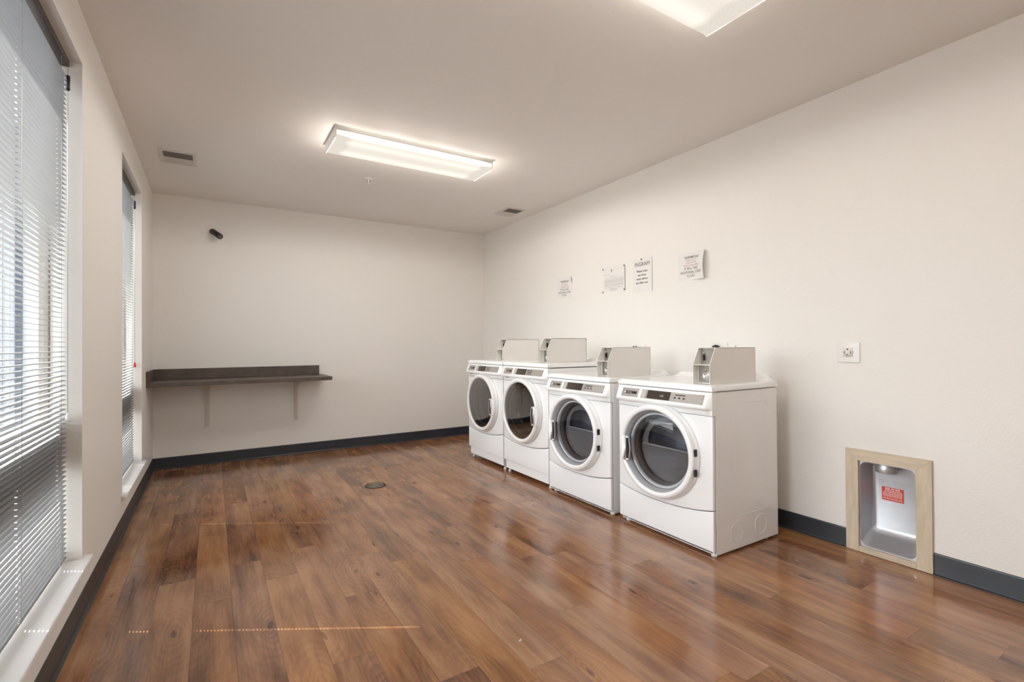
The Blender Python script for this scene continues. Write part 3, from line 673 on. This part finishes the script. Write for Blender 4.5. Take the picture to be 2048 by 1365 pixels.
r, P = notice('printed_letter', 3.508, 1.950, .296, .238, R(-.3), lambda u, v: .008 * max(0, (u - .85) / .15) ** 2, 'sheet of fine grey print held by a black pin at each corner')
m_ = MB(); rng = random.Random(8)
rowsL = [(.050, -.135, -.045), (.030, -.055, .045), (.012, -.11, .130)] + [(-.002 - q * .0085, -.125, .130) for q in range(4)] + [(-.040 - q * .0085, -.125, .128) for q in range(3)] + [(-.072, -.125, .11), (-.086, -.06, .06), (-.094, -.05, .035), (-.103, -.045, .03)]
for v, xa, xb in rowsL:
    x = xa
    while x < xb - .004:
        l = rng.uniform(.006, .02); q0 = P((x, v)); q1 = P((min(x + l, xb), v)); a_, b_ = Vector(q0), Vector(q1)
        m_.add([a_ + Vector((0, 0, -.0014)), b_ + Vector((0, 0, -.0014)), b_ + Vector((0, 0, .0014)), a_ + Vector((0, 0, .0014))], [(0, 1, 2, 3)]); x += l + .003
m_.build('fine_print', mInkG, r, recalc=False)
MB().lathe([(.0065, 0), (.0065, -.0006), (0, -.0006)], tuple(P((-.03, .088))), 'x', 12).build('letterhead_emblem', mInk, r)
m_ = MB(); a_ = P((-.042, .072)); b_ = P((-.018, .072)); m_.add([a_, b_, b_ + Vector((0, 0, .003)), a_ + Vector((0, 0, .003))], [(0, 1, 2, 3)]); m_.build('letterhead_line', mInkG, r, recalc=False)
pins(r, P, [(-.146, .108), (.143, .112), (-.146, -.112), (.146, -.108)])
r, P = notice('paper_notice', 3.120, 1.972, .228, .292, R(-.4), lambda u, v: .004 * u * u, 'tall white INGRAM notice about cleaning dryer vents, pinned at its top')
text_mesh([('INGRAM', 0, .096, .050, 0, .93)], 'heading_lettering', mInk, r, P)
text_mesh([('Please clean', 0, .036, .028, .0003, .95), ('out dryer', 0, .002, .028, .0003, .95), ('vents before', 0, -.032, .028, .0003, .95), ('and after use.', 0, -.066, .028, .0003, .95)], 'message_lettering', mInk, r, P)
pins(r, P, [(-.006, .140)])
r, P = notice('paper_notice', 2.622, 1.944, .262, .222, R(-.4), lambda u, v: .040 * max(0, (u - .35) / .65) ** 2 * (0.35 + .65 * math.sin(math.pi * min(1, max(0, .15 + .8 * v)))), 'rightmost printed notice, its right edge curling off the wall above the nearest dryer')
coins_text(r, P, 1)
# ------------------------------------------------------------------ outlets and plugs
def outlet(y, z, label, name='wall_outlet'):
    r = empty(name, (XR, y, z), label, 'outlet', 'large round wall outlets')
    plate(rrect(.122, .120, .004), [], .006, .002, 'cover_plate', mOutlet, r, Matrix.Translation((-.003, 0, 0)) @ rightwall(0, 0, 0))
    f = MB().lathe([(.0275, 0), (.0275, -.005), (.0255, -.008), (0, -.008)], (-.005, 0, 0), 'x', 40).build('receptacle', mat('receptacle_ivory', (.70, .68, .62), .35), r)
    MB().box((-.0137, .014, -.007), (-.0125, .0175, .007)).box((-.0137, -.0185, -.007), (-.0125, -.015, .007)).box((-.0137, -.002, -.016), (-.0125, .009, -.0125)).box((-.0137, -.002, -.019), (-.0125, .001, -.0125)).build('blade_slots', mDark, f)
    MB().lathe([(.0042, -.0001), (.0042, -.0012), (0, -.0012)], (-.0125, .0, .018), 'x', 16).build('ground_hole', mDark, f)
    for a, b_ in ((.025, .025), (-.025, .025), (.025, -.025), (-.025, -.025)): MB().lathe([(.0025, 0), (.0022, -.0015), (0, -.0015)], (-.006, a, b_), 'x', 8).build('plate_screw', mScrew, r)
    return r
outlet(1.390, 1.162, 'empty white dryer outlet on bare wall to the right of the machines')
outlet(2.243, 1.168, 'white outlet plate half hidden behind the nearest coin box')
outlet(3.035, 1.155, 'outlet plate barely showing above the second coin box')
def plug(y, z, label):
    r = empty('power_plug', (XR - .014, y, z), label, 'plug', 'black power plugs behind the coin boxes')
    MB().lathe([(.028, 0), (.032, -.004), (.034, -.022), (.026, -.032), (0, -.034)], (0, 0, 0), 'x', 24).build('plug_body', mBlackP, r)
    MB().tube([(-.02, 0, -.028), (-.03, .0, -.06), (-.03, .005, -.12), (-.025, .01, -.6)], .007, 10).build('plug_cord', mBlackP, r)
plug(2.262, 1.176, 'black plug and cord behind the nearest dryer')
plug(3.075, 1.168, 'black plug and cord behind the second dryer')
# ------------------------------------------------------------------ ceiling items
def register(x0, x1, y0, y1, label, throat):
    r = empty('ceiling_vent', ((x0 + x1) / 2, (y0 + y1) / 2, ZC), label, 'vent', 'ceiling air vents'); w, h = x1 - x0, y1 - y0
    plate(rrect(w, h, .004), [rrect(w - .055, h - .060, .003)], .007, .002, 'vent_frame', mVent, r, Matrix.Translation((0, 0, -.0035)))
    MB().box((-w / 2 + .02, -h / 2 + .022, -.002), (w / 2 - .02, h / 2 - .022, -.0005)).build('vent_throat', throat, r)  # flat plate, its tone stands in for shade behind the louvers
    iw, ih = w - .055, h - .06
    MB().box((-iw / 2, -.004, -.008), (iw / 2, .004, -.001)).build('vent_bar', mVent, r)
    n = 9
    for s_ in (-1, 1):
        for k in range(n):
            yc = s_ * (ih / 2 - (k + .5) * (ih / 2 - .004) / n)
            t_ = -R(35) * s_
            dy, dz_ = .0065 * math.cos(t_), .0065 * math.sin(t_) * -1
            MB().add([(-iw / 2, yc - dy, -.006 + dz_), (iw / 2, yc - dy, -.006 + dz_), (iw / 2, yc + dy, -.006 - dz_), (-iw / 2, yc + dy, -.006 - dz_),
                      (-iw / 2, yc - dy, -.0068 + dz_), (iw / 2, yc - dy, -.0068 + dz_), (iw / 2, yc + dy, -.0068 - dz_), (-iw / 2, yc + dy, -.0068 - dz_)],
                     [(0, 1, 2, 3), (7, 6, 5, 4), (0, 4, 5, 1), (2, 6, 7, 3)]).build('vent_louver', mVent, r)
    return r
register(-.356, -.104, 4.575, 4.893, 'white ceiling air vent on the left, half of it dark', mDark)
register(2.795, 3.035, 4.570, 4.905, 'grey louvred ceiling air vent in the far right of the ceiling', mat('throat_shade', (.16, .15, .14), .6))
sp = empty('fire_sprinkler', (1.222, 4.45, ZC), 'small white fire sprinkler head between the ceiling light and back wall', 'sprinkler')
MB().lathe([(.036, 0), (.034, -.004), (.018, -.008), (0, -.008)], (0, 0, 0), 'z', 24).build('escutcheon', mWhiteFix, sp)
MB().lathe([(.008, -.006), (.008, -.018), (.005, -.022), (.004, -.046), (0, -.046)], (0, 0, 0), 'z', 16).build('sprinkler_body', mWhiteFix, sp)
MB().tube([(-.011, 0, -.012), (-.013, 0, -.03), (-.003, 0, -.046)], .0018, 6).tube([(.011, 0, -.012), (.013, 0, -.03), (.003, 0, -.046)], .0018, 6).build('sprinkler_arms', mScrew, sp)
MB().lathe([(.014, -.046), (.014, -.048), (0, -.048)], (0, 0, 0), 'z', 16).build('deflector', mWhiteFix, sp)
# ------------------------------------------------------------------ camera on the back wall
sc_ = empty('security_camera', (.006, YB, 2.425), 'small black bullet security camera high on the back wall', 'security camera')
MB().lathe([(.030, 0), (.030, -.008), (.026, -.012), (0, -.012)], (0, 0, 0), 'y', 28).build('wall_mount', mBlackP, sc_)
a_ = Vector((0, -.012, 0)); e_ = Vector((.066, -.135, -.072)); d_ = (e_ - a_).normalized()
Mz = d_.to_track_quat('Z', 'Y').to_matrix().to_4x4(); Mz.translation = a_
Lc = (e_ - a_).length
MB().lathe([(0, -.020), (.018, -.016), (.026, -.006), (.029, .006), (.029, Lc - .004), (.027, Lc), (.022, Lc), (.021, Lc - .006), (0, Lc - .006)], (0, 0, 0), 'z', 28).xf(Mz).build('camera_body', mBlackP, sc_)
MB().lathe([(.019, Lc - .006), (.019, Lc - .003), (.014, Lc - .003), (.014, Lc - .006)], (0, 0, 0), 'z', 28, close=True).xf(Mz).build('lens_ring', mScrew, sc_)
MB().lathe([(.006, Lc - .006), (.005, Lc - .003), (0, Lc - .002)], (0, 0, 0), 'z', 16).xf(Mz).build('camera_lens', mChrome, sc_)
# ------------------------------------------------------------------ floor items
dr = empty('floor_drain', (1.205, 4.213, 0), 'round metal floor drain cover in the wood floor', 'drain')
MB().lathe([(.090, 0), (.090, .0025), (.086, .0035), (.080, .0035), (.079, .0012), (0, .0012)], (0, 0, 0), 'z', 48).build('drain_rim', mat('drain_dark', (.03, .025, .02), .5), dr)
m_ = MB()
for rr in (.018, .034, .050, .066): m_.lathe([(rr - .0035, .0013), (rr - .0035, .004), (rr + .0035, .004), (rr + .0035, .0013)], (0, 0, 0), 'z', 40, close=True)
for a in (20, 70, 110, 160): m_.box((-.078, -.003, .0013), (.078, .003, .0042)) if a == 20 else m_.box((-.003, -.078, .0013), (.003, .078, .0042)) if a == 70 else None
m_.xf(Matrix.Rotation(R(25), 4, 'Z')).build('drain_grate', mDrain, dr)
rng = random.Random(2)
def scrap(name, x, y, s_, m, label, cat):
    pts = []; n = 9
    for j in range(3):
        for i in range(n):
            a = 2 * math.pi * i / n; q = s_ * (1 - .35 * j) * rng.uniform(.6, 1.15); pts.append((x + q * math.cos(a), y + q * .6 * math.sin(a), .0002 + j * s_ * .3))
    fs = [(j * n + i, j * n + (i + 1) % n, (j + 1) * n + (i + 1) % n, (j + 1) * n + i) for j in range(2) for i in range(n)] + [tuple(range(n))[::-1], tuple(range(2 * n, 3 * n))]
    tag(MB().add(pts, fs, True).build(name, m), label, cat)
scrap('paper_scrap', 1.078, 1.686, .009, mPaper, 'tiny crumpled white scrap on the floor in the foreground', 'litter')
scrap('debris_speck', 1.459, 4.736, .010, mBlackP, 'tiny black speck on the floor beyond the drain', 'litter')
scrap('lint_bit', 1.075, 4.215, .008, mPaper, 'tiny white bit of lint just left of the floor drain', 'litter')
# ------------------------------------------------------------------ outside
struct(MB().box((-2.4, -8, -.25), (WXO, 12, -.15)).build('concrete_walkway', mConc))  # concrete walkway outside the left wall windows
g = MB().box((-40, -30, -.35), (-2.4, 60, -.17)).box((-2.4, 12, -.35), (40, 60, -.17)).build('asphalt_lot', mAsph); g['kind'] = 'structure'; g.name = 'ground_outside'
bl = empty('neighbouring_building', (-6, 12.4, -.17), 'white building seen outside through the blinds', 'building')
iv = Matrix.Translation((6, -12.4, .17))
MB().box((-14, 12.4, -.17), (-.9, 20, 5.5)).xf(iv).build('facade', mFac, bl)
MB().box((-3.075, 12.33, -.17), (-2.985, 12.4, 5.3)).xf(iv).build('blue_post', mFacB, bl)
for k in range(6): MB().box((-3.98 - k * .95, 12.36, -.1), (-3.25 - k * .95, 12.4, 4.6)).xf(iv).build('wall_panel', mFac2, bl)
